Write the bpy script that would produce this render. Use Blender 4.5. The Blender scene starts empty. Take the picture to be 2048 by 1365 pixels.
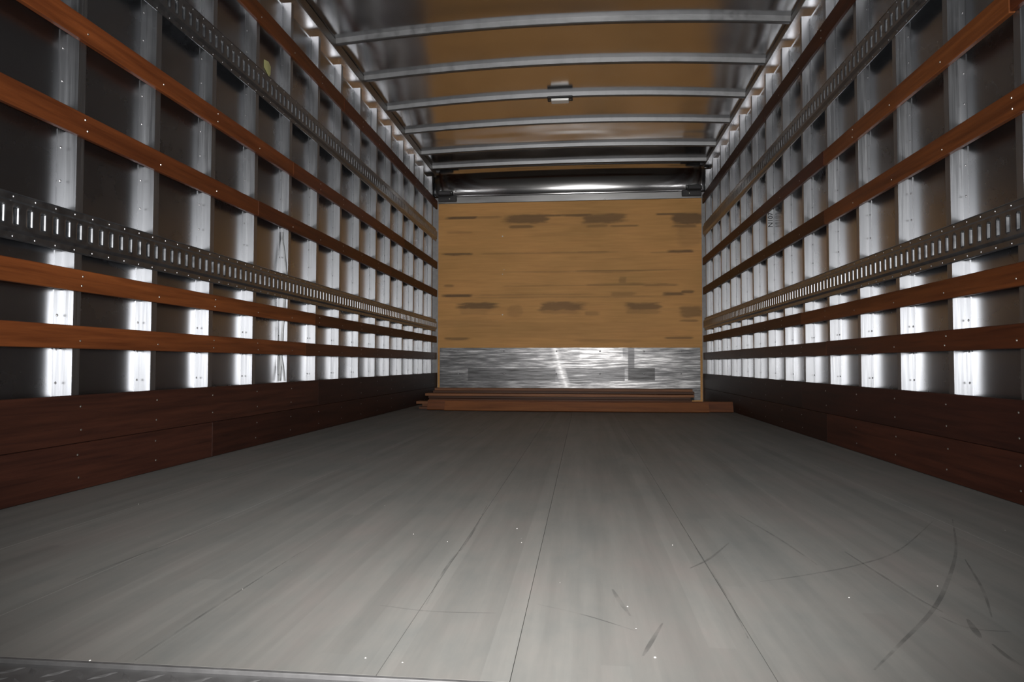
import bpy, bmesh, math, random
import numpy as np
from mathutils import Vector, Matrix, noise

random.seed(7)
rng = np.random.default_rng(7)
sc = bpy.context.scene
COL = sc.collection

# ------------------------------------------------------------------ camera
F_PX = 1365.0
YAW, PITCH, ROLL = math.radians(5.986), math.radians(1.887), math.radians(0.0975)
CAM = Vector((0.1505, 0.0, 0.3555))
fw = Vector((-math.sin(YAW) * math.cos(PITCH), math.cos(YAW) * math.cos(PITCH), math.sin(PITCH)))
rt = Vector((math.cos(YAW), math.sin(YAW), 0))
up = rt.cross(fw)
rt, up = rt * math.cos(ROLL) + up * math.sin(ROLL), up * math.cos(ROLL) - rt * math.sin(ROLL)
cam_d = bpy.data.cameras.new('camera')
cam_d.sensor_width = 36.0
cam_d.lens = F_PX / 2048.0 * 36.0
cam_d.clip_start = 0.02
cam = bpy.data.objects.new('camera', cam_d)
COL.objects.link(cam)
cam.matrix_world = Matrix(((rt.x, up.x, -fw.x, CAM.x), (rt.y, up.y, -fw.y, CAM.y), (rt.z, up.z, -fw.z, CAM.z), (0, 0, 0, 1)))
sc.camera = cam

# ------------------------------------------------------------------ faint dark sky outside the open rear end
world = bpy.data.worlds.new('dark_sky')
sc.world = world
world.use_nodes = True
bg = world.node_tree.nodes['Background']
bg.inputs[0].default_value = (0.93, 0.97, 1.0, 1)
bg.inputs[1].default_value = 0.02

# ------------------------------------------------------------------ camera flash (the lamp that lights the cargo box)
fl_d = bpy.data.lights.new('camera_flash', 'SPOT')
fl_d.energy = 395.0
fl_d.color = (1.0, 0.975, 0.94)
fl_d.spot_size = math.radians(113)
fl_d.spot_blend = 1.0
fl_d.shadow_soft_size = 0.025
fl = bpy.data.objects.new('camera_flash', fl_d)
COL.objects.link(fl)
fl.matrix_world = Matrix.Translation(up * 0.11) @ cam.matrix_world @ Matrix.Rotation(math.radians(8.0), 4, 'X')

sc.view_settings.view_transform = 'Standard'
sc.view_settings.look = 'None'
sc.view_settings.gamma = 1.0
sc.view_settings.use_curve_mapping = False
sc.view_settings.exposure = 0.0
sc.cycles.blur_glossy = 0.3
sc.cycles.sample_clamp_indirect = 5.0

# ------------------------------------------------------------------ dimensions (metres; x across, y towards the front wall, z up from the floor)
XP = 1.26            # plane of the post faces
DEP = 0.038          # post depth
XS = XP + DEP        # plane of the wall sheets
SP = 0.34458         # post spacing
YL, YR = 1.7554, 1.8398   # first post in view, left and right wall
Y0 = 0.60            # rear end of the walls
YF = 6.45            # front wall
TH = 0.0165          # slat thickness
HB = {-1: 2.110, 1: 2.130}  # underside of the top rail
HT = 2.190

# ------------------------------------------------------------------ helpers
def tag(o, label=None, cat=None, group=None, kind=None):
    if label: o['label'] = label
    if cat: o['category'] = cat
    if group: o['group'] = group
    if kind: o['kind'] = kind
    return o

def link(name, me, mat=None, parent=None, loc=None):
    o = bpy.data.objects.new(name, me)
    COL.objects.link(o)
    if mat and not me.materials: me.materials.append(mat)
    if loc is not None: o.location = loc
    if parent:
        o.parent = parent
        o.matrix_parent_inverse = Matrix.Translation(-Vector(parent_world(parent)))
    return o

def parent_world(o):
    v = Vector(o.location)
    if o.parent: v = v  # every location below is given in world space, see link()
    return v

def finish(bm, name, mat, parent=None, smooth=False, origin='base', recalc=True):
    """bmesh in world coordinates -> ONE mesh object whose origin sits at its base"""
    if recalc: bmesh.ops.recalc_face_normals(bm, faces=bm.faces[:])
    xs = [v.co.x for v in bm.verts]; ys = [v.co.y for v in bm.verts]; zs = [v.co.z for v in bm.verts]
    c = Vector(((min(xs) + max(xs)) / 2, (min(ys) + max(ys)) / 2, min(zs)))
    for v in bm.verts: v.co -= c
    me = bpy.data.meshes.new(name)
    bm.to_mesh(me); bm.free()
    if smooth: me.polygons.foreach_set('use_smooth', [True] * len(me.polygons))
    me.materials.append(mat)
    o = bpy.data.objects.new(name, me)
    COL.objects.link(o)
    place(o, c, parent)
    return o

WORLD = {}
def place(o, w, parent=None):
    """put o at world position w; identity rotations for all parents"""
    w = Vector(w)
    WORLD[o] = w
    if parent:
        o.parent = parent
        o.location = w - WORLD[parent]
    else:
        o.location = w

def empty(name, w):
    o = bpy.data.objects.new(name, None)
    o.empty_display_size = 0.1
    COL.objects.link(o)
    place(o, w)
    return o

def box(bm, x0, x1, y0, y1, z0, z1, bev=0.0, seg=1):
    vs = [bm.verts.new((x, y, z)) for x in (x0, x1) for y in (y0, y1) for z in (z0, z1)]
    fs = []
    for q in ((0, 1, 3, 2), (4, 6, 7, 5), (0, 4, 5, 1), (2, 3, 7, 6), (0, 2, 6, 4), (1, 5, 7, 3)):
        fs.append(bm.faces.new([vs[i] for i in q]))
    if bev > 0:
        bmesh.ops.recalc_face_normals(bm, faces=fs)
        es = list({e for f in fs for e in f.edges})
        bmesh.ops.bevel(bm, geom=es, offset=bev, segments=seg, affect='EDGES', profile=0.5)
    return bm

def boxobj(name, mat, x0, x1, y0, y1, z0, z1, parent=None, bev=0.0):
    bm = bmesh.new()
    box(bm, min(x0, x1), max(x0, x1), min(y0, y1), max(y0, y1), z0, z1, bev)
    return finish(bm, name, mat, parent)

def dome(bm, c, nrm, r, h, n=7):
    """low screw or rivet head standing on a surface"""
    nrm = Vector(nrm).normalized()
    a = nrm.orthogonal().normalized(); b = nrm.cross(a)
    c = Vector(c)
    r0 = [bm.verts.new(c + a * math.cos(t) * r + b * math.sin(t) * r) for t in [2 * math.pi * i / n for i in range(n)]]
    r1 = [bm.verts.new(c + nrm * h * 0.75 + (a * math.cos(t) + b * math.sin(t)) * r * 0.65) for t in [2 * math.pi * i / n for i in range(n)]]
    top = bm.verts.new(c + nrm * h)
    for i in range(n):
        j = (i + 1) % n
        bm.faces.new((r0[i], r0[j], r1[j], r1[i]))
        bm.faces.new((r1[i], r1[j], top))

def extrude_profile(bm, pts, axis, a, b):
    """closed polygon pts (2-D) swept from a to b along axis 'z' (pts are x,y) or 'y' (pts are x,z)"""
    def P(p, t): return (p[0], p[1], t) if axis == 'z' else (p[0], t, p[1])
    A = [bm.verts.new(P(p, a)) for p in pts]
    B = [bm.verts.new(P(p, b)) for p in pts]
    n = len(pts)
    for i in range(n):
        j = (i + 1) % n
        bm.faces.new((A[i], A[j], B[j], B[i]))
    bm.faces.new(A[::-1]); bm.faces.new(B)

# ------------------------------------------------------------------ materials
def newmat(name):
    m = bpy.data.materials.new(name)
    m.use_nodes = True
    nt = m.node_tree
    return m, nt, nt.nodes['Principled BSDF']

def N(nt, typ, **kw):
    n = nt.nodes.new(typ)
    for k, v in kw.items():
        if k in n.inputs.keys() if hasattr(n.inputs, 'keys') else False: n.inputs[k].default_value = v
        else: setattr(n, k, v)
    return n

def coords(nt, scale, per_object=True):
    tc = nt.nodes.new('ShaderNodeTexCoord')
    mp = nt.nodes.new('ShaderNodeMapping')
    mp.inputs['Scale'].default_value = scale
    nt.links.new(tc.outputs['Object'], mp.inputs['Vector'])
    if per_object:
        oi = nt.nodes.new('ShaderNodeObjectInfo')
        cb = nt.nodes.new('ShaderNodeCombineXYZ')
        ml = nt.nodes.new('ShaderNodeMath'); ml.operation = 'MULTIPLY'; ml.inputs[1].default_value = 37.0
        nt.links.new(oi.outputs['Random'], ml.inputs[0])
        for k in range(3): nt.links.new(ml.outputs[0], cb.inputs[k])
        nt.links.new(cb.outputs[0], mp.inputs['Location'])
    return mp.outputs['Vector']

def noise_tex(nt, vec, scale, detail=4, rough=0.55, dist=0.0):
    n = nt.nodes.new('ShaderNodeTexNoise')
    n.inputs['Scale'].default_value = scale
    n.inputs['Detail'].default_value = detail
    n.inputs['Roughness'].default_value = rough
    n.inputs['Distortion'].default_value = dist
    nt.links.new(vec, n.inputs['Vector'])
    return n.outputs['Fac']

def ramp(nt, fac, stops):
    r = nt.nodes.new('ShaderNodeValToRGB')
    els = r.color_ramp.elements
    while len(els) < len(stops): els.new(0.5)
    for e, (p, c) in zip(els, stops):
        e.position = p
        e.color = (c, c, c, 1) if isinstance(c, (int, float)) else (*c, 1)
    nt.links.new(fac, r.inputs[0])
    return r.outputs[0]

def mixc(nt, a, b, fac=0.5, mode='MIX'):
    m = nt.nodes.new('ShaderNodeMix'); m.data_type = 'RGBA'; m.blend_type = mode
    for sock, v in ((m.inputs[6], a), (m.inputs[7], b)):
        if isinstance(v, tuple): sock.default_value = (*v, 1)
        else: nt.links.new(v, sock)
    if isinstance(fac, (int, float)): m.inputs[0].default_value = fac
    else: nt.links.new(fac, m.inputs[0])
    return m.outputs[2]

def bump(nt, height, strength, dist, bsdf):
    b = nt.nodes.new('ShaderNodeBump')
    b.inputs['Strength'].default_value = strength
    b.inputs['Distance'].default_value = dist
    nt.links.new(height, b.inputs['Height'])
    nt.links.new(b.outputs[0], bsdf.inputs['Normal'])

def metal(name, base, rough, grain=(1, 1, 1), gs=30.0, spread=0.12, wav=0.0, wavs=2.0, metallic=1.0):
    m, nt, p = newmat(name)
    v = coords(nt, grain)
    f = noise_tex(nt, v, gs, 5, 0.6)
    nt.links.new(ramp(nt, f, [(0.3, tuple(c * 0.86 for c in base)), (0.7, base)]), p.inputs['Base Color'])
    r = ramp(nt, f, [(0.25, max(0.02, rough - spread)), (0.75, rough + spread)])
    nt.links.new(r, p.inputs['Roughness'])
    p.inputs['Metallic'].default_value = metallic
    if wav > 0:
        v2 = coords(nt, (1, 1, 1))
        bump(nt, noise_tex(nt, v2, wavs, 2, 0.5), wav, 0.05, p)
    return m

M = {}
M['post'] = metal('mill_aluminium_post', (0.42, 0.43, 0.45), 0.395, (60, 60, 1.2), 4.0, 0.08)
M['sheet'] = metal('aluminium_wall_sheet', (0.37, 0.38, 0.40), 0.27, (1, 1, 1), 3.0, 0.02, 0.0, 3.0)
M['roof'] = metal('aluminium_roof_skin', (0.60, 0.60, 0.61), 0.17, (1, 1, 1), 3.0, 0.04, 0.05, 2.2)
M['cove'] = metal('polished_front_cove', (0.60, 0.60, 0.61), 0.115, (0.6, 6, 6), 3.0, 0.015)
M['bow'] = metal('galvanised_roof_bow', (0.27, 0.275, 0.285), 0.45, (1, 1, 1), 25.0, 0.08)
M['track'] = metal('galvanised_track_steel', (0.34, 0.355, 0.38), 0.36, (1, 1, 1), 40.0, 0.08)
M['rail'] = metal('aluminium_top_rail', (0.30, 0.29, 0.28), 0.45, (1, 1, 1), 8.0, 0.06)
M['polish'] = metal('bright_rail_underside', (0.80, 0.80, 0.82), 0.26, (1, 1, 1), 8.0, 0.03)
M['rivet'] = metal('rivet_steel', (0.30, 0.30, 0.31), 0.45, (1, 1, 1), 30.0, 0.05)
M['screw'] = metal('zinc_screw', (0.45, 0.44, 0.41), 0.36, (1, 1, 1), 30.0, 0.05)
M['strip'] = metal('dull_header_strip', (0.40, 0.40, 0.40), 0.34, (0.5, 1, 8), 5.0, 0.1)
M['sill'] = metal('worn_sill_steel', (0.20, 0.20, 0.205), 0.55, (1, 1, 1), 40.0, 0.1, metallic=0.7)

def wood(name, dark, light, rough, axis='y', coat=0.0):
    m, nt, p = newmat(name)
    sx = {'y': (14, 0.7, 14), 'x': (0.7, 14, 14)}[axis]
    v = coords(nt, sx)
    f = noise_tex(nt, v, 4.0, 6, 0.62, 0.4)
    v2 = coords(nt, tuple(s * 0.35 for s in sx))
    f2 = noise_tex(nt, v2, 2.0, 3, 0.5)
    c = ramp(nt, f, [(0.3, dark), (0.7, light)])
    c = mixc(nt, c, ramp(nt, f2, [(0.3, 0.55), (0.65, 1.0)]), 0.8, 'MULTIPLY')
    oi = nt.nodes.new('ShaderNodeObjectInfo')
    c = mixc(nt, c, oi.outputs['Color'], 1.0, 'MULTIPLY')
    nt.links.new(c, p.inputs['Base Color'])
    p.inputs['Roughness'].default_value = rough
    p.inputs['Coat Weight'].default_value = coat
    p.inputs['Specular IOR Level'].default_value = 0.28
    p.inputs['Coat Roughness'].default_value = 0.3
    bump(nt, f, 0.25, 0.002, p)
    return m

M['slat'] = wood('varnished_red_brown_slat', (0.088, 0.026, 0.0085), (0.185, 0.060, 0.019), 0.5)
M['kick'] = wood('dark_stained_kick_board', (0.030, 0.0095, 0.006), (0.066, 0.021, 0.0115), 0.55)
M['board'] = wood('loose_board_wood', (0.13, 0.050, 0.019), (0.25, 0.105, 0.042), 0.55, 'x')

def floor_mat():
    m, nt, p = newmat('worn_grey_floor_planks')
    tc = nt.nodes.new('ShaderNodeTexCoord')
    sep = nt.nodes.new('ShaderNodeSeparateXYZ')
    geo = nt.nodes.new('ShaderNodeNewGeometry')
    nt.links.new(geo.outputs['Position'], sep.inputs[0])
    # glued staves about 34 mm wide inside each plank
    ml = nt.nodes.new('ShaderNodeMath'); ml.operation = 'MULTIPLY'; ml.inputs[1].default_value = 1 / 0.034
    nt.links.new(sep.outputs['X'], ml.inputs[0])
    fl_ = nt.nodes.new('ShaderNodeMath'); fl_.operation = 'FLOOR'
    nt.links.new(ml.outputs[0], fl_.inputs[0])
    my = nt.nodes.new('ShaderNodeMath'); my.operation = 'MULTIPLY'; my.inputs[1].default_value = 0.55
    nt.links.new(sep.outputs['Y'], my.inputs[0])
    wn0 = nt.nodes.new('ShaderNodeTexWhiteNoise'); wn0.noise_dimensions = '1D'
    nt.links.new(fl_.outputs[0], wn0.inputs['W'])
    ad = nt.nodes.new('ShaderNodeMath'); ad.operation = 'ADD'
    nt.links.new(my.outputs[0], ad.inputs[0]); nt.links.new(wn0.outputs['Value'], ad.inputs[1])
    fy = nt.nodes.new('ShaderNodeMath'); fy.operation = 'FLOOR'
    nt.links.new(ad.outputs[0], fy.inputs[0])
    cb = nt.nodes.new('ShaderNodeCombineXYZ')
    nt.links.new(fl_.outputs[0], cb.inputs[0]); nt.links.new(fy.outputs[0], cb.inputs[1])
    wn = nt.nodes.new('ShaderNodeTexWhiteNoise'); wn.noise_dimensions = '2D'
    nt.links.new(cb.outputs[0], wn.inputs['Vector'])
    mp = nt.nodes.new('ShaderNodeMapping'); mp.inputs['Scale'].default_value = (9, 0.5, 1)
    nt.links.new(geo.outputs['Position'], mp.inputs[0])
    st = noise_tex(nt, mp.outputs[0], 3.0, 6, 0.65)
    mp2 = nt.nodes.new('ShaderNodeMapping'); mp2.inputs['Scale'].default_value = (1.6, 0.8, 1)
    nt.links.new(geo.outputs['Position'], mp2.inputs[0])
    bl = noise_tex(nt, mp2.outputs[0], 3.2, 6, 0.68)
    c = ramp(nt, st, [(0.25, (0.150, 0.149, 0.146)), (0.75, (0.195, 0.192, 0.187))])
    c = mixc(nt, c, ramp(nt, wn.outputs['Value'], [(0.0, 0.90), (1.0, 1.06)]), 0.8, 'MULTIPLY')
    c = mixc(nt, c, ramp(nt, bl, [(0.3, (0.84, 0.88, 0.88)), (0.5, (0.98, 0.98, 0.96)), (0.7, (1.07, 1.0, 0.98))]), 1.0, 'MULTIPLY')
    nt.links.new(c, p.inputs['Base Color'])
    p.inputs['Roughness'].default_value = 0.55
    p.inputs['Specular IOR Level'].default_value = 0.14
    bump(nt, st, 0.15, 0.002, p)
    return m
M['floor'] = floor_mat()

def plain(name, col, rough=0.6, metallic=0.0, spec=0.5, ns=20.0, var=0.25):
    m, nt, p = newmat(name)
    f = noise_tex(nt, coords(nt, (1, 1, 1)), ns, 4, 0.6)
    nt.links.new(ramp(nt, f, [(0.3, tuple(c * (1 - var) for c in col)), (0.7, col)]), p.inputs['Base Color'])
    p.inputs['Roughness'].default_value = rough
    p.inputs['Metallic'].default_value = metallic
    p.inputs['Specular IOR Level'].default_value = spec
    return m
M['subfloor'] = plain('floor_joint_dirt', (0.03, 0.03, 0.03), 0.9)
M['black'] = plain('black_cast_bracket', (0.022, 0.022, 0.024), 0.5)
M['ground'] = plain('yard_concrete', (0.42, 0.41, 0.39), 0.9, ns=1.5)
M['door'] = plain('grey_door_panel', (0.22, 0.22, 0.23), 0.6)
M['frame'] = plain('painted_rear_frame', (0.35, 0.35, 0.36), 0.5)
M['sticker'] = plain('faded_yellow_paper', (0.40, 0.39, 0.17), 0.8)
M['ink'] = plain('black_marker_ink', (0.012, 0.012, 0.014), 0.6)
M['crumb'] = plain('white_debris', (0.75, 0.74, 0.72), 0.8)
M['lens'] = plain('clear_white_lens', (0.80, 0.80, 0.78), 0.12, var=0.05)
M['film'] = plain('grey_plastic_film', (0.30, 0.31, 0.32), 0.25)

def attr_mat(name, build):
    m, nt, p = newmat(name)
    a = nt.nodes.new('ShaderNodeAttribute'); a.attribute_name = 'mark'
    build(nt, p, a.outputs['Fac'])
    return m

def _ply(nt, p, mark):
    v = coords(nt, (1.2, 1, 22), False)
    f = noise_tex(nt, v, 2.2, 6, 0.6)
    v2 = coords(nt, (0.8, 1, 2.5), False)
    f2 = noise_tex(nt, v2, 1.6, 3, 0.5)
    c = ramp(nt, f, [(0.3, (0.50, 0.265, 0.092)), (0.7, (0.60, 0.33, 0.118))])
    c = mixc(nt, c, ramp(nt, f2, [(0.3, (0.84, 0.84, 0.80)), (0.7, (1.08, 1.03, 1.02))]), 1.0, 'MULTIPLY')
    c = mixc(nt, c, (0.042, 0.034, 0.028), mark)
    nt.links.new(c, p.inputs['Base Color'])
    p.inputs['Roughness'].default_value = 0.62
    p.inputs['Specular IOR Level'].default_value = 0.25
M['ply'] = attr_mat('stained_plywood', _ply)

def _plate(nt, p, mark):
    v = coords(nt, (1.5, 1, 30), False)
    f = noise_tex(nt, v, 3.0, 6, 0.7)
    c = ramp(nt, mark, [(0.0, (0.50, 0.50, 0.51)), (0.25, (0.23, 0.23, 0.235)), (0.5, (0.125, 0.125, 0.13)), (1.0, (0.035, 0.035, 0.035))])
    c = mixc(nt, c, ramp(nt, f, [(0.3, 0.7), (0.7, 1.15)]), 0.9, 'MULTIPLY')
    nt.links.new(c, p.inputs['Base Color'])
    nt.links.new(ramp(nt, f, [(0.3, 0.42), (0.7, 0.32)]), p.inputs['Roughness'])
    p.inputs['Metallic'].default_value = 1.0
    bump(nt, f, 0.2, 0.003, p)
M['plate'] = attr_mat('scratched_scuff_plate', _plate)

def _scuff(name, a):
    m, nt, p = newmat(name)
    p.inputs['Base Color'].default_value = (0.045, 0.045, 0.045, 1)
    p.inputs['Roughness'].default_value = 0.8
    f = noise_tex(nt, coords(nt, (1, 1, 1)), 14.0, 4, 0.7)
    nt.links.new(ramp(nt, f, [(0.35, 0.02), (0.65, a)]), p.inputs['Alpha'])
    return m
M['scuff'] = _scuff('rubber_scuff', 0.30)

# ------------------------------------------------------------------ ground and rear end of the truck
g = boxobj('ground', M['ground'], -30, 30, -40, 30, -1.25, -1.10)
tag(g, 'grey concrete yard under and behind the truck', 'ground', kind='structure')

# ------------------------------------------------------------------ floor
seams = [-1.2585, -0.955, -0.665, -0.380, -0.085, 0.068, 0.366, 0.658, 0.955, 1.2585]
YS = 0.768           # where the planks meet the rear sill
fl_o = boxobj('floor', M['subfloor'], -1.31, 1.31, YS, 6.50, -0.16, -0.024)
tag(fl_o, 'worn grey wooden plank floor of the empty cargo box', 'floor', kind='structure')
for k, (a, b) in enumerate(zip(seams[:-1], seams[1:])):
    ga = gb = 0.00045
    boxobj('floor_plank', M['floor'], a + ga, b - gb, YS + 0.001, YF - 0.002, -0.024, 0.0, fl_o)

def ribbon(name, pts, w, parent, mat):
    bm = bmesh.new()
    L, R = [], []
    n = len(pts)
    for i, q in enumerate(pts):
        a = Vector(pts[max(i - 1, 0)]); b = Vector(pts[min(i + 1, n - 1)])
        d = (b - a).normalized(); nn = Vector((-d.y, d.x))
        ww = w * (0.35 + 0.65 * math.sin(math.pi * (i + 0.5) / n)) * 0.5
        L.append(bm.verts.new((q[0] + nn.x * ww, q[1] + nn.y * ww, 0.0006)))
        R.append(bm.verts.new((q[0] - nn.x * ww, q[1] - nn.y * ww, 0.0006)))
    for i in range(n - 1):
        bm.faces.new((L[i], R[i], R[i + 1], L[i + 1]))
    return finish(bm, name, mat, parent, recalc=False)

# pixel -> point on the floor, used once to lay out marks that lie on it
def on_floor(px, py):
    d = fw + rt * ((px - 1024) / F_PX) + up * ((682.5 - py) / F_PX)
    t = -CAM.z / d.z
    return (CAM.x + d.x * t, CAM.y + d.y * t)

def curve_pts(px, n=18):
    """smooth curve through a few floor points"""
    P = [Vector(on_floor(*q)) for q in px]
    P = [P[0] * 2 - P[1]] + P + [P[-1] * 2 - P[-2]]
    out = []
    for i in range(1, len(P) - 2):
        for k in range(n):
            t = k / n
            a, b, c, d = P[i - 1], P[i], P[i + 1], P[i + 2]
            q = 0.5 * ((2 * b) + (-a + c) * t + (2 * a - 5 * b + 4 * c - d) * t * t + (-a + 3 * b - 3 * c + d) * t ** 3)
            out.append((q.x, q.y))
    return out

for px, w in [([(1905, 1040), (1912, 1100), (1895, 1165), (1865, 1222), (1800, 1290), (1745, 1345)], 0.009),
              ([(1520, 1165), (1620, 1150), (1720, 1130), (1800, 1100), (1870, 1040)], 0.006),
              ([(1380, 1138), (1420, 1118), (1460, 1085)], 0.007),
              ([(1360, 1045), (1400, 1110), (1450, 1190), (1500, 1285)], 0.005),
              ([(760, 1212), (860, 1224), (1000, 1228)], 0.004),
              ([(1075, 1210), (1170, 1232), (1280, 1266)], 0.004),
              ([(1930, 1120), (1965, 1180), (1985, 1240)], 0.006),
              ([(1880, 1235), (1940, 1258), (2030, 1266)], 0.006),
              ([(975, 1010), (940, 1075), (890, 1140), (850, 1215)], 0.006),
              ([(1225, 1180), (1240, 1205), (1262, 1235)], 0.010),
              ([(1985, 1290), (2015, 1315), (2046, 1335)], 0.008),
              ([(1475, 1030), (1560, 1080), (1640, 1135)], 0.006), ([(1690, 1105), (1760, 1150), (1830, 1195), (1890, 1228)], 0.007),
              ([(1935, 1240), (1950, 1262), (1962, 1278)], 0.012), ([(1325, 1248), (1300, 1290), (1285, 1315)], 0.008),
              ([(150, 1160), (300, 1103), (450, 1046)], 0.006), ([(270, 1322), (430, 1215), (610, 1100)], 0.005)]:
    ribbon('scuff_mark', curve_pts(px), w * 0.75, fl_o, M['scuff'])

# rear sill: flat bar, then a tread plate one step lower
sill = boxobj('trim_1', M['sill'], -1.31, 1.31, 0.40, 0.766, -0.16, -0.004)
tag(sill, 'worn steel tread plate sill at the rear edge of the floor', 'sill', kind='structure')
boxobj('edge_bar', M['sill'], -1.2585, 1.2585, 0.7600, 0.7665, -0.0045, 0.0012, sill, 0.0008)
bm = bmesh.new()
row = 0
y = 0.742
while y > 0.42:
    x = -1.24 + (0.03 if row % 2 else 0.0)
    k = row
    while x < 1.24:
        ang = math.radians(45 if k % 2 else -45)
        c, s = math.cos(ang), math.sin(ang)
        vs = []
        for (u, v, z) in ((-0.017, 0, 0), (0, -0.0045, 0), (0.017, 0, 0), (0, 0.0045, 0), (-0.008, 0, 0.0016), (0.008, 0, 0.0016)):
            vs.append(bm.verts.new((x + u * c - v * s, y + u * s + v * c, -0.0042 + z)))
        for q in ((0, 1, 4), (1, 5, 4), (1, 2, 5), (2, 3, 5), (3, 4, 5), (3, 0, 4)):
            bm.faces.new([vs[i] for i in q])
        x += 0.029; k += 1
    y -= 0.026; row += 1
tr = finish(bm, 'tread_bars', M['sill'], sill); tr['kind'] = 'stuff'

# ------------------------------------------------------------------ side walls
def post_mesh(side, ztop):
    s = side
    def X(d): return s * (XS - d)
    prof = [(-0.041, 0.0), (-0.041, 0.002), (-0.014, 0.002), (-0.014, DEP), (0.014, DEP), (0.014, 0.002), (0.041, 0.002), (0.041, 0.0)]
    bm = bmesh.new()
    extrude_profile(bm, [(-s * d, y_) for y_, d in prof], 'z', 0.0, ztop)
    bmesh.ops.recalc_face_normals(bm, faces=bm.faces[:])
    me = bpy.data.meshes.new('post'); bm.to_mesh(me); bm.free(); me.materials.append(M['post'])
    bm = bmesh.new()
    z = 0.30
    while z < ztop - 0.03:
        for yy in (-0.0285, 0.0285):
            dome(bm, (-s * 0.002, yy, z), (-s, 0, 0), 0.0042, 0.0022, 6)
        z += 0.0935
    bmesh.ops.recalc_face_normals(bm, faces=bm.faces[:])
    mr = bpy.data.meshes.new('rivets'); bm.to_mesh(mr); bm.free(); mr.materials.append(M['rivet'])
    return me, mr

SLATS = [(0.3955, 0.4590), (0.5535, 0.6135), (0.9910, 1.0575), (1.2630, 1.3310), (1.8380, 1.9180)]
# joints: y positions where one slat ends and the next begins, with the tone of each length of wood
TONE = {
    -1: [([3.30], [(1.05, 0.95, 0.85), (0.62, 0.60, 0.58)]),
         ([3.42], [(1.10, 1.0, 0.85), (0.55, 0.50, 0.48)]),
         ([2.78, 4.83], [(0.80, 0.68, 0.58), (0.62, 0.52, 0.45), (0.66, 0.56, 0.46)]),
         ([3.13, 5.19], [(1.05, 0.90, 0.75), (0.85, 0.72, 0.60), (0.60, 0.52, 0.46)]),
         ([3.82], [(0.85, 0.78, 0.62), (0.72, 0.58, 0.46)])],
    1: [([3.21], [(0.42, 0.34, 0.34), (0.46, 0.42, 0.42)]),
        ([3.56], [(0.74, 0.66, 0.56), (0.44, 0.36, 0.36)]),
        ([3.21, 4.60], [(0.85, 0.78, 0.64), (0.42, 0.36, 0.34), (0.40, 0.34, 0.30)]),
        ([1.84, 3.21], [(0.45, 0.34, 0.30), (0.95, 0.90, 0.72), (0.44, 0.30, 0.30)]),
        ([4.24], [(0.36, 0.28, 0.26), (0.36, 0.30, 0.28)])],
}
TRACKS = [(0.6605, 0.1180), (1.5270, 0.1220)]
SIDE = {-1: 'left', 1: 'right'}

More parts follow.
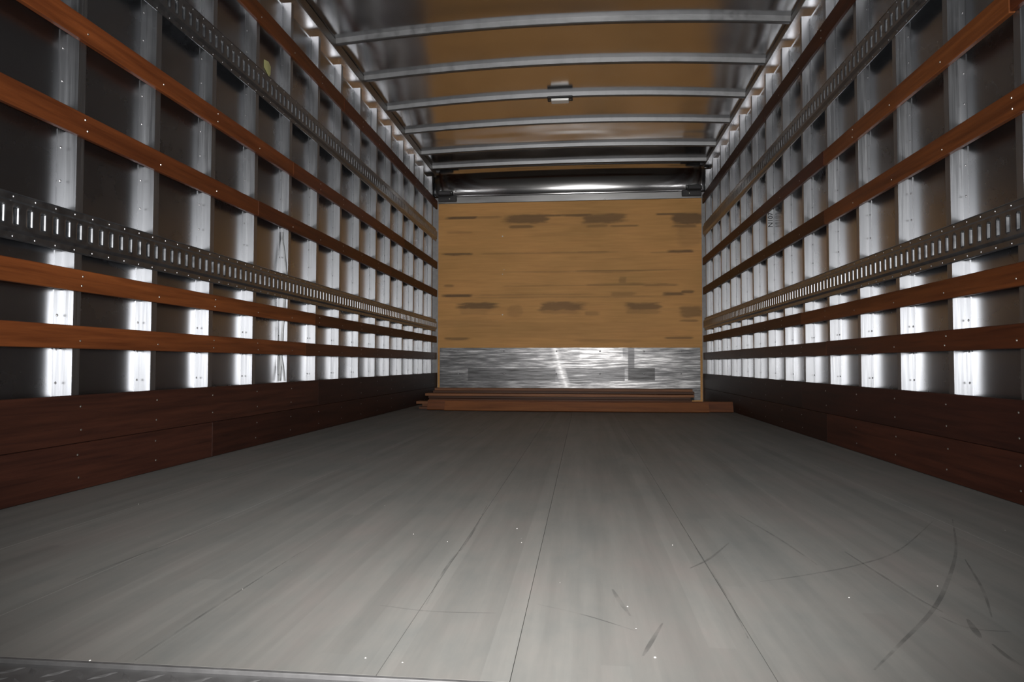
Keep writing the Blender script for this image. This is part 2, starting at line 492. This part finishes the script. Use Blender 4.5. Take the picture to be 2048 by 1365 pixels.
def track_section(name, s, y0, y1, z0, h, parent):
    """slotted logistics track: proud middle strip with oblong slots, two flat flanges"""
    V, Fc = [], []
    def v(d, y, z):
        V.append((s * (XP - d), y, z)); return len(V) - 1
    pitch = SP / 8.0
    n = int(round((y1 - y0) / pitch)); pitch = (y1 - y0) / n
    t0, t1 = 0.0025, 0.0135
    zl = [z0, z0 + 0.018, z0 + 0.026, z0 + h - 0.026, z0 + h - 0.018, z0 + h]
    # flanges and shoulders: long strips
    def strip(d0, za, d1, zb):
        a = v(d0, y0, za); b = v(d0, y1, za); c = v(d1, y1, zb); d = v(d1, y0, zb)
        Fc.append((a, b, c, d))
    strip(0, zl[0], t0, zl[0]); strip(t0, zl[0], t0, zl[1]); strip(t0, zl[1], t1, zl[2])
    strip(t1, zl[3], t0, zl[4]); strip(t0, zl[4], t0, zl[5]); strip(t0, zl[5], 0, zl[5])
    # rolled beads along both outer edges
    for zc in (zl[0] + 0.002, zl[5] - 0.002):
        strip(t0, zc - 0.002, t0 + 0.002, zc); strip(t0 + 0.002, zc, t0, zc + 0.002)
    a_, b_ = zl[2], zl[3]
    mid = (a_ + b_) / 2
    hz = 0.0245
    for i in range(n):
        ya = y0 + i * pitch; yb = ya + pitch
        A = v(t1, ya, a_); B = v(t1, yb, a_); C = v(t1, yb, b_); D = v(t1, ya, b_)
        x0, x1 = ya + pitch * 0.22, ya + pitch * 0.78
        za, zb, c = mid - hz - 0.003, mid + hz + 0.003, 0.006
        rr = 0.0065
        rings = []
        for q in (0, 30, 60, 90):
            ins = rr * math.sin(math.radians(q)); dp = rr * (1 - math.cos(math.radians(q)))
            X0, X1, Z0, Z1 = x0 + ins, x1 - ins, za + ins, zb - ins
            cc = max(c - ins * 0.6, 0.002)
            oc = [(X0 + cc, Z0), (X1 - cc, Z0), (X1, Z0 + cc), (X1, Z1 - cc), (X1 - cc, Z1), (X0 + cc, Z1), (X0, Z1 - cc), (X0, Z0 + cc)]
            rings.append([v(t1 - dp, p, r_) for p, r_ in oc])
        rings.append([v(0.001, p, r_) for p, r_ in oc])
        H = rings[0]
        Fc += [(A, B, H[1], H[0]), (B, H[2], H[1]), (B, C, H[3], H[2]), (C, H[4], H[3]), (C, D, H[5], H[4]), (D, H[6], H[5]), (D, A, H[7], H[6]), (A, H[0], H[7])]
        for ra, rb in zip(rings[:-1], rings[1:]):
            for k in range(8):
                j = (k + 1) % 8
                Fc.append((ra[k], ra[j], rb[j], rb[k]))
    c0 = Vector((s * XP, (y0 + y1) / 2, z0))
    me = bpy.data.meshes.new(name)
    me.from_pydata([tuple(Vector(q) - c0) for q in V], [], Fc)
    me.materials.append(M['track'])
    bm = bmesh.new(); bm.from_mesh(me)
    bmesh.ops.remove_doubles(bm, verts=bm.verts[:], dist=1e-5)
    bmesh.ops.recalc_face_normals(bm, faces=bm.faces[:])
    bm.to_mesh(me); bm.free()
    o = bpy.data.objects.new(name, me); COL.objects.link(o)
    place(o, c0, parent)
    # rivet heads along both flanges
    bm = bmesh.new()
    yy = y0 + 0.03
    while yy < y1:
        for zz in (z0 + 0.0095, z0 + h - 0.0095):
            dome(bm, (s * (XP - t0), yy, zz), (-s, 0, 0), 0.0036, 0.002, 6)
        yy += SP / 5.0
    r = finish(bm, 'rivet_heads', M['rivet'], o); r['kind'] = 'stuff'
    return o

walls = {}
posts = {}
for s in (-1, 1):
    side = SIDE[s]
    yfirst = YL if s < 0 else YR
    w = boxobj('wall_' + side, M['sheet'], s * XS, s * (XS + 0.010), Y0, YF + 0.05, -0.02, 2.232)
    tag(w, f'dark reflective aluminium sheet side wall on the {side} with ribs and wooden slats', 'wall', kind='structure')
    walls[s] = w
    pm, rm = post_mesh(s, HB[s])
    ys = [yfirst + k * SP for k in range(-3, 14)]
    posts[s] = []
    for yv in ys:
        o = bpy.data.objects.new('wall_post', pm); COL.objects.link(o)
        place(o, (s * XS, yv + 0.014, 0.0), w)
        r = bpy.data.objects.new('rivets', rm); COL.objects.link(r)
        place(r, (s * XS, yv + 0.014, 0.0), o)
        r['kind'] = 'stuff'
        posts[s].append(o)
    # top rail
    bm = bmesh.new()
    hb = HB[s] + 0.026
    pr = [(s * (XP - TH), HT), (s * (XP - TH), hb + 0.006), (s * (XP - TH + 0.003), hb), (s * (XS - 0.004), hb), (s * (XS - 0.004), HB[s] - 0.02), (s * XS, HB[s] - 0.02), (s * XS, HT + 0.004), (s * (XP - TH + 0.006), HT + 0.004)]
    extrude_profile(bm, pr, 'y', Y0, YF - 0.03)
    o = finish(bm, 'top_rail', M['rail'], w)
    o.data.materials.append(M['polish'])
    for f in o.data.polygons:
        if f.normal.z < -0.5 or (abs(f.normal.x) > 0.9 and f.center.z < 0.046): f.material_index = 1
    # slats
    for (z0, z1), (joints, tones) in zip(SLATS, TONE[s]):
        cuts = [Y0 + 0.02] + [j + 0.014 for j in joints] + [YF - 0.035]
        for (a, b), tone in zip(zip(cuts[:-1], cuts[1:]), tones):
            j = random.uniform(-0.002, 0.002)
            sl = boxobj('slat', M['slat'], s * XP, s * (XP - TH + random.uniform(-0.001, 0.001)), a + 0.0012, b - 0.0012, z0 + j, z1 + j, w, 0.002)
            sl.color = (*tone, 1)
            sl['label'] = 'reddish brown varnished wooden slat'
            bm = bmesh.new()
            for yv in ys:
                yc = yv + 0.014
                if a + 0.03 < yc < b - 0.03:
                    for q in ((0.33,) if random.random() < 0.6 else (0.28, 0.72)):
                        dome(bm, (s * (XP - TH - 0.0002), yc + random.uniform(-0.006, 0.006), z0 + (z1 - z0) * q), (-s, 0, 0), 0.0036, 0.0022, 6)
            sh = finish(bm, 'screw_heads', M['screw'], sl); sh['kind'] = 'stuff'
    # kick boards: two rows along the floor
    kt = {-1: [([3.47], [(0.95, 0.95, 0.95), (0.55, 0.55, 0.60)]), ([2.44], [(0.85, 0.85, 0.9), (0.62, 0.58, 0.58)])],
          1: [([3.56], [(0.55, 0.48, 0.50), (0.42, 0.40, 0.42)]), ([3.21], [(0.95, 0.85, 0.80), (0.55, 0.52, 0.50)])]}[s]
    for (z0, z1), (joints, tones) in zip([(0.133, 0.2655), (0.002, 0.1315)], kt):
        cuts = [Y0 + 0.17] + [j + 0.014 for j in joints] + [YF - 0.012]
        for (a, b), tone in zip(zip(cuts[:-1], cuts[1:]), tones):
            kb = boxobj('kick_board', M['kick'], s * XP, s * (XP - TH), a + 0.0001, b - 0.0001, z0, z1, w, 0.0015)
            kb.color = (*tone, 1)
            kb['label'] = 'dark stained wooden kick board'
            bm = bmesh.new()
            for yv in ys:
                yc = yv + 0.014
                if a + 0.03 < yc < b - 0.03:
                    for q in (0.27, 0.76):
                        dome(bm, (s * (XP - TH - 0.0002), yc + random.uniform(-0.006, 0.006), z0 + (z1 - z0) * q), (-s, 0, 0), 0.0034, 0.0022, 6)
            sh = finish(bm, 'screw_heads', M['screw'], kb); sh['kind'] = 'stuff'
    # slotted tracks: things of their own, screwed to the posts
    for ti, (z0, h) in enumerate(TRACKS):
        t = empty('cargo_track', (s * XP, (Y0 + YF) / 2, z0))
        tag(t, f'{"lower" if ti == 0 else "upper"} slotted grey steel cargo track on the {side} wall', 'track', 'slotted cargo tracks on the side walls')
        jy = (yfirst + (6 if ti == 0 else 8) * SP) + 0.014
        track_section('track_section', s, Y0 + 0.02, jy - 0.0012, z0, h, t)
        track_section('track_section', s, jy + 0.0012, YF - 0.035, z0, h, t)

# ------------------------------------------------------------------ ceiling: arched roof skin with a rolled front cove
def arch(x, yv=0.0):
    return (0.056 if yv < 4.7 else 0.056 - 0.024 * (yv - 4.7)) * (1 - (x / 1.28) ** 2)
BOWS = [0.62, 1.15, 1.66, 2.17, 2.68, 3.19, 3.705, 4.21, 4.73, 5.22, 5.765, 6.20]
ZB = 2.163           # underside of the bows at the walls
BH = 0.032
bm = bmesh.new()
nx = 64
R = 0.245
ylist = list(np.linspace(Y0, 6.205, 150))
grid = []
def skin(x, yv):
    d = min(abs(yv - b) for b in BOWS)
    sag = 0.006 * math.sin(min(d / 0.25, 1.0) * math.pi / 2) ** 2
    wv = 0.0035 * noise.noise(Vector((x * 1.3, yv * 2.3, 4.0))) * min(1, d / 0.08)
    if yv > 5.5: wv *= 2.2
    return ZB + BH + 0.002 + arch(x, yv) + sag * (0.5 + 0.5 * noise.noise(Vector((x, yv * 0.7, 1.0)))) + wv
for yv in ylist:
    grid.append([bm.verts.new((x, yv, skin(x, yv))) for x in np.linspace(-1.306, 1.306, nx)])
na = 18
for k in range(1, na + 1):
    a = (math.pi / 2) * k / na
    rowv = []
    for x in np.linspace(-1.306, 1.306, nx):
        zt = skin(x, 6.205)
        zb = 1.955
        rowv.append(bm.verts.new((x, 6.205 + R * math.sin(a), zb + (zt - zb) * math.cos(a))))
    grid.append(rowv)
for i in range(len(grid) - 1):
    for j in range(nx - 1):
        bm.faces.new((grid[i][j], grid[i + 1][j], grid[i + 1][j + 1], grid[i][j + 1]))
for f in bm.faces: f.normal_update()
for f in bm.faces:
    if f.calc_center_median().y > 6.205: f.material_index = 1
ce = finish(bm, 'ceiling', M['roof'], smooth=True, recalc=False)
ce.data.materials.append(M['cove'])
md = ce.modifiers.new('skin_thickness', 'SOLIDIFY'); md.thickness = 0.003; md.offset = 1.0
tag(ce, 'arched aluminium roof skin curving down into the front wall', 'ceiling', kind='structure')

def bow(yv):
    bm = bmesh.new()
    n = 40
    # shallow folded channel: two sloping webs and a flat bottom
    prof = [(-0.020, BH), (-0.0175, BH * 0.55), (-0.015, 0.004), (-0.010, 0.0), (0.010, 0.0), (0.015, 0.004), (0.020, BH)]
    rings = []
    for i in range(n + 1):
        x = -1.246 + 2.492 * i / n
        rings.append([bm.verts.new((x, yv + p, ZB + arch(x, yv) + q)) for p, q in prof])
    for i in range(n):
        for k in range(len(prof)):
            j = (k + 1) % len(prof)
            bm.faces.new((rings[i][k], rings[i][j], rings[i + 1][j], rings[i + 1][k]))
    bm.faces.new(rings[0]); bm.faces.new(rings[-1][::-1])
    o = finish(bm, 'roof_bow', M['bow'], ce)
    return o
for b in BOWS: bow(b)

# dome lamp under a bow
lx, ly = -0.010, 4.73
lz = ZB + arch(lx, ly)
lamp = empty('dome_lamp', (lx, ly, lz - 0.034))
tag(lamp, 'small rectangular dome lamp with white lens under the middle roof bow', 'lamp')
bm = bmesh.new(); box(bm, lx - 0.088, lx + 0.088, ly - 0.040, ly + 0.040, lz - 0.014, lz - 0.0005, 0.004)
finish(bm, 'base', M['black'], lamp)
bm = bmesh.new(); box(bm, lx - 0.062, lx + 0.062, ly - 0.033, ly + 0.033, lz - 0.032, lz - 0.0145, 0.006, 2)
finish(bm, 'lens', M['lens'], lamp)
for sgn in (-1, 1):
    bm = bmesh.new(); dome(bm, (lx + sgn * 0.074, ly, lz - 0.0142), (0, 0, -1), 0.006, 0.004, 8)
    finish(bm, 'screw', M['screw'], lamp)

# ------------------------------------------------------------------ front wall
wf = boxobj('wall_front', M['frame'], -1.308, 1.308, YF + 0.018, YF + 0.05, -0.02, 2.0)
tag(wf, 'tan plywood front wall with metal scuff plate along the bottom', 'wall', kind='structure')

def marked_panel(name, mat, x0, x1, y0, y1, z0, z1, nx_, nz_, func, parent):
    """a board whose room-side face is a fine grid that carries the stain values"""
    xs = np.linspace(x0, x1, nx_); zs = np.linspace(z0, z1, nz_)
    V, Fc, A = [], [], []
    for z in zs:
        for x in xs:
            V.append((x, y0, z)); A.append(func(x, z))
    for j in range(nz_ - 1):
        for i in range(nx_ - 1):
            a = j * nx_ + i
            Fc.append((a, a + 1, a + nx_ + 1, a + nx_))
    # rim and back
    rim = [i for i in range(nx_)] + [j * nx_ + nx_ - 1 for j in range(1, nz_)] + [(nz_ - 1) * nx_ + i for i in range(nx_ - 2, -1, -1)] + [j * nx_ for j in range(nz_ - 2, 0, -1)]
    base = len(V)
    for i in rim:
        V.append((V[i][0], y1, V[i][2])); A.append(0.0)
    m = len(rim)
    for k in range(m):
        l = (k + 1) % m
        Fc.append((rim[k], base + k, base + l, rim[l]))
    Fc.append(tuple(base + k for k in range(m)))
    c = Vector(((x0 + x1) / 2, (y0 + y1) / 2, z0))
    me = bpy.data.meshes.new(name)
    me.from_pydata([tuple(Vector(v) - c) for v in V], [], Fc)
    at_ = me.attributes.new('mark', 'FLOAT', 'POINT')
    at_.data.foreach_set('value', A)
    me.materials.append(mat)
    o = bpy.data.objects.new(name, me); COL.objects.link(o)
    place(o, c, parent)
    return o

# stains on the plywood, in photo pixels of the front wall: centre x, centre y, half width, half height, strength
def on_front(px, py):
    d = fw + rt * ((px - 1024) / F_PX) + up * ((682.5 - py) / F_PX)
    t = (YF - CAM.y) / d.y
    return CAM.x + d.x * t, CAM.z + d.z * t
STAINS = [(925, 436, 30, 2.5, 0.75), (975, 435, 28, 2.0, 0.35), (1055, 438, 36, 7, 0.80), (1040, 454, 24, 3, 0.55), (1110, 431, 70, 2.0, 0.65), (1200, 431, 60, 2, 0.55),
          (1205, 437, 34, 8, 0.75), (1195, 452, 20, 3, 0.35), (1250, 452, 28, 2, 0.50), (1340, 428, 28, 2, 0.7), (1375, 437, 26, 9, 0.90), (1370, 452, 24, 3, 0.55),
          (918, 465, 26, 2, 0.25), (915, 509, 26, 2, 0.70), (1100, 506, 130, 1.2, 0.30), (1185, 505, 30, 2, 0.35), (1362, 503, 26, 2.5, 0.70), (1330, 505, 30, 1.5, 0.3),
          (1250, 541, 110, 1.3, 0.50), (1160, 543, 130, 1.2, 0.25), (1220, 543, 50, 2, 0.30), (1240, 569, 60, 2, 0.40), (1245, 560, 6, 6, 0.40), (1320, 570, 34, 2, 0.40),
          (1090, 572, 80, 1.5, 0.22), (915, 592, 28, 2.5, 0.75), (898, 572, 10, 2, 0.45), (1345, 588, 22, 3, 0.65), (1375, 584, 12, 3, 0.60), (1245, 590, 20, 5, 0.35),
          (955, 612, 34, 5, 0.85), (950, 622, 26, 6, 0.30), (1122, 613, 36, 7, 0.75), (1120, 622, 30, 5, 0.35), (1288, 613, 28, 6, 0.75), (1285, 622, 26, 5, 0.35),
          (1382, 624, 18, 9, 0.60), (1378, 642, 18, 2, 0.5), (1030, 622, 12, 9, 0.25), (1184, 627, 14, 4, 0.30), (915, 678, 26, 2, 0.55), (1360, 676, 28, 2, 0.55), (1210, 682, 60, 3, 0.20),
          (930, 648, 60, 6, 0.22), (1130, 660, 200, 12, 0.10), (1380, 470, 20, 18, 0.25), (1130, 594, 200, 1.5, 0.25), (1050, 590, 120, 1.2, 0.25)]
ST = []
for (px, py, hw, hh, a) in STAINS:
    x, z = on_front(px, py)
    kx = on_front(px + 10, py)[0] - x
    ST.append((x, z, abs(kx) / 10 * hw * (1.3 if hh >= 5 else 1.1), abs(kx) / 10 * hh * (1.25 if hh >= 5 else 1.1), a))
def ply_mark(x, z):
    m = 0.0
    for (cx, cz, hw, hh, a) in ST:
        u = (x - cx) / hw; v = (z - cz) / hh
        if abs(u) < 1.6 and abs(v) < 2.2:
            u += 0.25 * noise.noise(Vector((x * 6, z * 40, 7.0)))
            v += 0.22 * noise.noise(Vector((x * 10, z * 14, cx * 3)))
            fl_ = 1 if math.sin(cx * 91.7 + cz * 37.1) > 0 else -1
            uu = u * fl_
            k = math.exp(-(max(0.0, -uu) ** 6) * 1.6 - max(0.0, uu) ** 4 * 0.9 - v ** 4 * 0.8)
            nn = noise.fractal(Vector((x * 9, z * 75, cx * 5)), 0.8, 2.1, 5)
            k = min(1.0, max(0.0, (k * 1.25 + 0.5 * nn * k - 0.22) * 1.5))
            m = max(m, min(0.95, a * k * (0.78 if hh > 0.028 else 1.0)))
    st = noise.fractal(Vector((x * 1.5, z * 32, 3.3)), 0.9, 2.1, 5)
    m = max(m, 0.22 * max(0.0, st - 0.30))
    return min(1.0, m)
PZ = 1.897
ply = marked_panel('plywood_panel', M['ply'], -1.2425, 1.2425, YF, YF + 0.016, 0.002, PZ, 260, 220, ply_mark, wf)
ply['label'] = 'tan plywood lining with dark scuff stains'

def pz(px, py):
    return on_front(px, py)
def in_px(x, z, x0, y0, x1, y1):
    a_, c_ = pz(x0, y1), pz(x1, y0)
    return a_[0] < x < c_[0] and a_[1] < z < c_[1]
FLASH_STREAK = [pz(1110, 697), pz(1117, 725), pz(1124, 750), pz(1134, 776)]  # reflection of the flash, painted as a bright streak down the plate
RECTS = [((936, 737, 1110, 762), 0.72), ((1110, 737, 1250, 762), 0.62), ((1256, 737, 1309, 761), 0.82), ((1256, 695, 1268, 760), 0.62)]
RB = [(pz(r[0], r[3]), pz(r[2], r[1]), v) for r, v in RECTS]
REFL_PATCH = (pz(1160, 716), pz(1246, 696))  # bright rectangle reflected in the plate, painted into its colour
def plate_mark(x, z):
    """0 = brightest, for rubbed metal and painted reflections, 0.4 = ordinary worn metal, 1 = near black"""
    n1 = noise.fractal(Vector((x * 5.0, z * 75, 9.0)), 0.75, 2.1, 5)
    n2 = noise.fractal(Vector((x * 1.2, z * 9, 2.0)), 0.9, 2.1, 4)
    m = 0.45 + 0.40 * n1 + 0.22 * n2
    m -= 0.13 * min(1.0, max(0.0, (x + 0.7) / 0.6))  # centre and right painted lighter for the broad flash reflection
    for a_, c_, v in RB:
        if a_[0] < x < c_[0] and a_[1] < z < c_[1]: m = max(m, v + 0.25 * n1)
    if REFL_PATCH[0][0] < x < REFL_PATCH[1][0] and REFL_PATCH[0][1] < z < REFL_PATCH[1][1]: m = min(m, 0.08 + 0.5 * max(0, n1 + 0.1))
    for (ax, az), (bx, bz) in zip(FLASH_STREAK[:-1], FLASH_STREAK[1:]):
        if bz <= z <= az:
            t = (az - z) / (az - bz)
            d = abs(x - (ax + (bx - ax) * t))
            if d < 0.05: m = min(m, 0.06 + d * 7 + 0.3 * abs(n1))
    if 0.10 < z < 0.125: m = max(m, 0.55 + 0.6 * n1)
    return min(1.0, max(0.0, m))
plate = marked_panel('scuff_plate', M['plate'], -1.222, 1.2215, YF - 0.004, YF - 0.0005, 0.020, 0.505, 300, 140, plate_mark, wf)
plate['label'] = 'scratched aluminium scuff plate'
bm = bmesh.new()
for px in (917, 1008, 1113, 1200, 1288, 1362):
    for py in (703, 748):
        x, z = on_front(px, py)
        dome(bm, (x, YF - 0.0042, z), (0, -1, 0), 0.0075, 0.003, 8)
r = finish(bm, 'rivets', M['rivet'], plate); r['kind'] = 'stuff'
bm = bmesh.new()
for px, py in ((1005, 473), (1005, 630), (1005, 549), (1008, 540)):
    x, z = on_front(px, py)
    dome(bm, (x, YF - 0.0002, z), (0, -1, 0), 0.007 if py in (473, 630) else 0.004, 0.004, 8)
r = finish(bm, 'nail_heads', M['crumb'], ply); r['kind'] = 'stuff'
# metal strip above the plywood
bm = bmesh.new()
box(bm, -1.244, 1.244, YF - 0.007, YF + 0.012, PZ + 0.001, 1.962, 0.002)
o = finish(bm, 'header_strip', M['strip'], wf); o['label'] = 'dull metal strip above the plywood'
# black corner castings
for s in (-1, 1):
    br = empty('corner_bracket', (s * 1.16, YF - 0.05, 1.915))
    br.parent = wf; br.location = Vector((s * 1.16, YF - 0.05, 1.915)) - WORLD[wf]
    br['label'] = 'black corner bracket'
    boxobj('bracket_plate', M['black'], s * 1.062, s * 1.240, YF - 0.032, YF - 0.0085, 1.913, 1.972, br, 0.004)
    boxobj('bracket_block', M['black'], s * 1.105, s * 1.235, YF - 0.085, YF - 0.033, 1.960, 2.005, br, 0.008)
    bm = bmesh.new(); dome(bm, (s * 1.13, YF - 0.0322, 1.94), (0, -1, 0), 0.009, 0.006, 8)
    finish(bm, 'bolt', M['screw'], br)

# ------------------------------------------------------------------ loose boards stacked in front of the front wall
FLAT = [  # x0, x1, y centre, width, twist(deg), tone   bottom to top
    (-1.12, 0.97, 5.27, 0.110, 0.3, (0.45, 0.38, 0.34)),
    (-1.10, 0.94, 5.27, 0.095, -0.2, (0.55, 0.46, 0.38)),
    (-1.14, 0.95, 5.26, 0.115, 0.2, (0.95, 0.88, 0.78)),
    (-1.05, 0.96, 5.29, 0.085, 0.1, (0.34, 0.28, 0.24)),
    (-1.06, 0.95, 5.30, 0.080, -0.3, (0.30, 0.25, 0.21)),
    (-1.07, 0.97, 5.26, 0.112, 0.2, (1.00, 0.92, 0.80)),
    (-1.02, 0.98, 5.30, 0.080, 0.1, (0.32, 0.27, 0.23)),
    (-1.00, 0.96, 5.27, 0.105, -0.15, (0.75, 0.68, 0.58)),
]
ORD = ['bottom', 'second lowest', 'third lowest', 'fourth lowest', 'fourth from top', 'third from top', 'second from top', 'topmost']
def warped_board(name, x0, x1, yc, wd, th, zb, twist, tone, bend=0.0, lean=0.0, warp=0.0):
    """board along x; lean turns it from lying flat (0) up on its edge (90 deg)"""
    bm = bmesh.new()
    n = 28
    rings = []
    for i in range(n + 1):
        t = i / n
        x = x0 + (x1 - x0) * t
        dy = math.tan(math.radians(twist)) * (x - (x0 + x1) / 2) + bend * math.sin(math.pi * t)
        dz = warp * math.sin(math.pi * t) ** 2
        ln = math.radians(lean)
        ring = []
        b = 0.0015
        for (u, v) in ((-wd / 2 + b, 0), (wd / 2 - b, 0), (wd / 2, b), (wd / 2, th - b), (wd / 2 - b, th), (-wd / 2 + b, th), (-wd / 2, th - b), (-wd / 2, b)):
            u += wd / 2
            ring.append(bm.verts.new((x, yc - wd / 2 + dy + u * math.cos(ln) - v * math.sin(ln), zb + dz + u * math.sin(ln) + v * math.cos(ln))))
        rings.append(ring)
    for i in range(n):
        for k in range(8):
            j = (k + 1) % 8
            bm.faces.new((rings[i][k], rings[i][j], rings[i + 1][j], rings[i + 1][k]))
    bm.faces.new(rings[0]); bm.faces.new(rings[-1][::-1])
    o = finish(bm, name, M['board'])
    o.color = (*tone, 1)
    return o
z = 0.0006
for (x0, x1, yc, wd, tw, tone), od in zip(FLAT, ORD):
    o = warped_board('loose_board', x0, x1, yc, wd, 0.0200, z, tw, tone)
    tag(o, f'loose brown wooden board, {od} in the flat stack before the front wall', 'board', 'loose boards before the front wall')
    z += 0.0206
o = warped_board('loose_board', -0.885, 1.05, 5.085, 0.072, 0.0165, 0.0008, 0.5, (0.85, 0.74, 0.60), -0.02, 64, 0.0)
tag(o, 'front loose reddish board leaning on its edge against the board stack', 'board', 'loose boards before the front wall')
o = warped_board('loose_board', -1.03, 1.232, 5.150, 0.078, 0.0165, 0.0008, 0.3, (0.60, 0.48, 0.40), 0.0, 68, 0.0)
tag(o, 'longest loose dark red board on edge, its right end reaching the right wall', 'board', 'loose boards before the front wall')

# ------------------------------------------------------------------ small things on the walls and floor
# yellow paper scrap on the left sheet
bm = bmesh.new()
pts = [(2.938, 1.742), (2.975, 1.748), (3.000, 1.735), (2.998, 1.695), (2.985, 1.690), (2.997, 1.672), (2.970, 1.688), (2.936, 1.706)]
A = [bm.verts.new((-XS + 0.0006 + 0.002 * math.sin(i * 1.9) ** 2, p, q)) for i, (p, q) in enumerate(pts)]
B = [bm.verts.new((v.co.x + 0.0012, v.co.y, v.co.z)) for v in A]
for i in range(len(A)):
    j = (i + 1) % len(A)
    bm.faces.new((A[i], A[j], B[j], B[i]))
bm.faces.new(A[::-1]); bm.faces.new(B)
o = finish(bm, 'paper_scrap', M['sticker'])
tag(o, 'torn yellow paper scrap stuck on the left wall sheet above the upper track', 'paper scrap')

# hand-written marking on a right-hand post
cu = bpy.data.curves.new('marking', 'FONT')
cu.body = 'N107'
cu.size = 0.040
cu.extrude = 0.0002
cu.offset = 0.0007
tmp = bpy.data.objects.new('marking_tmp', cu); COL.objects.link(tmp)
dg = bpy.context.evaluated_depsgraph_get(); dg.update()
me = bpy.data.meshes.new_from_object(tmp.evaluated_get(dg))
bpy.data.objects.remove(tmp)
me.name = 'marking'; me.materials.clear(); me.materials.append(M['ink'])
P8 = posts[1][3 + 7]
yw = YR + 7 * SP
# text x runs up the post, text y runs to the left, readable from the rear
me.transform(Matrix(((0, -1, 0, 0), (0, 0, -1, 0), (1, 0, 0, 0), (0, 0, 0, 1))))
o = bpy.data.objects.new('marking', me); COL.objects.link(o)
place(o, (1.2915, yw - 0.0006, 1.183), P8)
o['label'] = 'handwritten black marking'

# strip of protective film hanging on the fifth left post
bm = bmesh.new()
yw = YL + 4 * SP
def film(pts, w):
    L, R_ = [], []
    for i, (x, z_) in enumerate(pts):
        a = Vector(pts[max(i - 1, 0)]); b = Vector(pts[min(i + 1, len(pts) - 1)])
        d = (b - a).normalized(); nn = Vector((-d.y, d.x)) * w / 2
        yy = yw - 0.003 - 0.002 * math.sin(i * 1.7) ** 2
        L.append([bm.verts.new((x + nn.x, yy - k, z_ + nn.y)) for k in (0, 0.0008)])
        R_.append([bm.verts.new((x - nn.x, yy - k, z_ - nn.y)) for k in (0, 0.0008)])
    for i in range(len(pts) - 1):
        bm.faces.new((L[i][0], R_[i][0], R_[i + 1][0], L[i + 1][0]))
        bm.faces.new((L[i][1], L[i + 1][1], R_[i + 1][1], R_[i][1]))
        bm.faces.new((L[i][0], L[i + 1][0], L[i + 1][1], L[i][1]))
        bm.faces.new((R_[i][0], R_[i][1], R_[i + 1][1], R_[i + 1][0]))
film([(-1.289, 0.985), (-1.290, 0.95), (-1.281, 0.90), (-1.272, 0.83), (-1.268, 0.78)], 0.006)
film([(-1.274, 0.665), (-1.278, 0.60), (-1.282, 0.53), (-1.285, 0.46), (-1.289, 0.38), (-1.294, 0.27)], 0.010)
film([(-1.287, 0.385), (-1.279, 0.34), (-1.270, 0.27)], 0.007)
o = finish(bm, 'plastic_film_strip', M['film'])
tag(o, 'torn grey plastic film strip hanging down a left wall post', 'film strip')

# crumbs on the floor: too many and too small to count
bm = bmesh.new()
for px, py, r in ((1310, 1316, 3.0), (1255, 1214, 2.2), (1272, 1258, 1.8), (1034, 1058, 1.8), (1043, 1086, 1.4), (731, 1317, 2.2), (805, 1326, 2.0), (827, 1069, 1.4), (895, 1084, 1.3), (1698, 1196, 2.0), (1875, 1173, 1.8), (485, 1179, 1.6), (1345, 1091, 1.4), (1120, 1166, 1.0), (180, 1322, 2.5)):
    x, y = on_floor(px, py)
    rr = r * 0.00055 * max(1.0, y)
    dome(bm, (x, y, -0.0003), (0, 0, 1), rr, rr * 0.9, 6)
for k in range(30):
    x, y = random.uniform(-1.1, 1.1), random.uniform(0.9, 3.5)
    rr = random.uniform(0.0004, 0.0010)
    dome(bm, (x, y, -0.0003), (0, 0, 1), rr, rr, 5)
o = finish(bm, 'debris_crumbs', M['crumb'])
tag(o, 'tiny white debris crumbs scattered over the grey floor', 'debris', kind='stuff')

# ------------------------------------------------------------------ rear frame and the raised roll-up door
for s in (-1, 1):
    fr = boxobj('trim_%d' % (2 if s < 0 else 3), M['frame'], s * 1.245, s * 1.31, 0.44, 0.595, -0.012, 2.30)
    tag(fr, f'painted steel rear corner post on the {SIDE[s]} of the opening', 'door frame', kind='structure')
DOOR_Z = 2.02
dr = empty('door_1', (0, 0.52, DOOR_Z))
tag(dr, 'raised grey roll-up door at the head of the rear opening', 'door', kind='structure')
boxobj('door_panel', M['door'], -1.242, 1.242, 0.505, 0.535, DOOR_Z, 2.30, dr, 0.003)
boxobj('pull_strap_bar', M['frame'], -0.20, 0.20, 0.490, 0.5045, DOOR_Z + 0.03, DOOR_Z + 0.06, dr, 0.003)
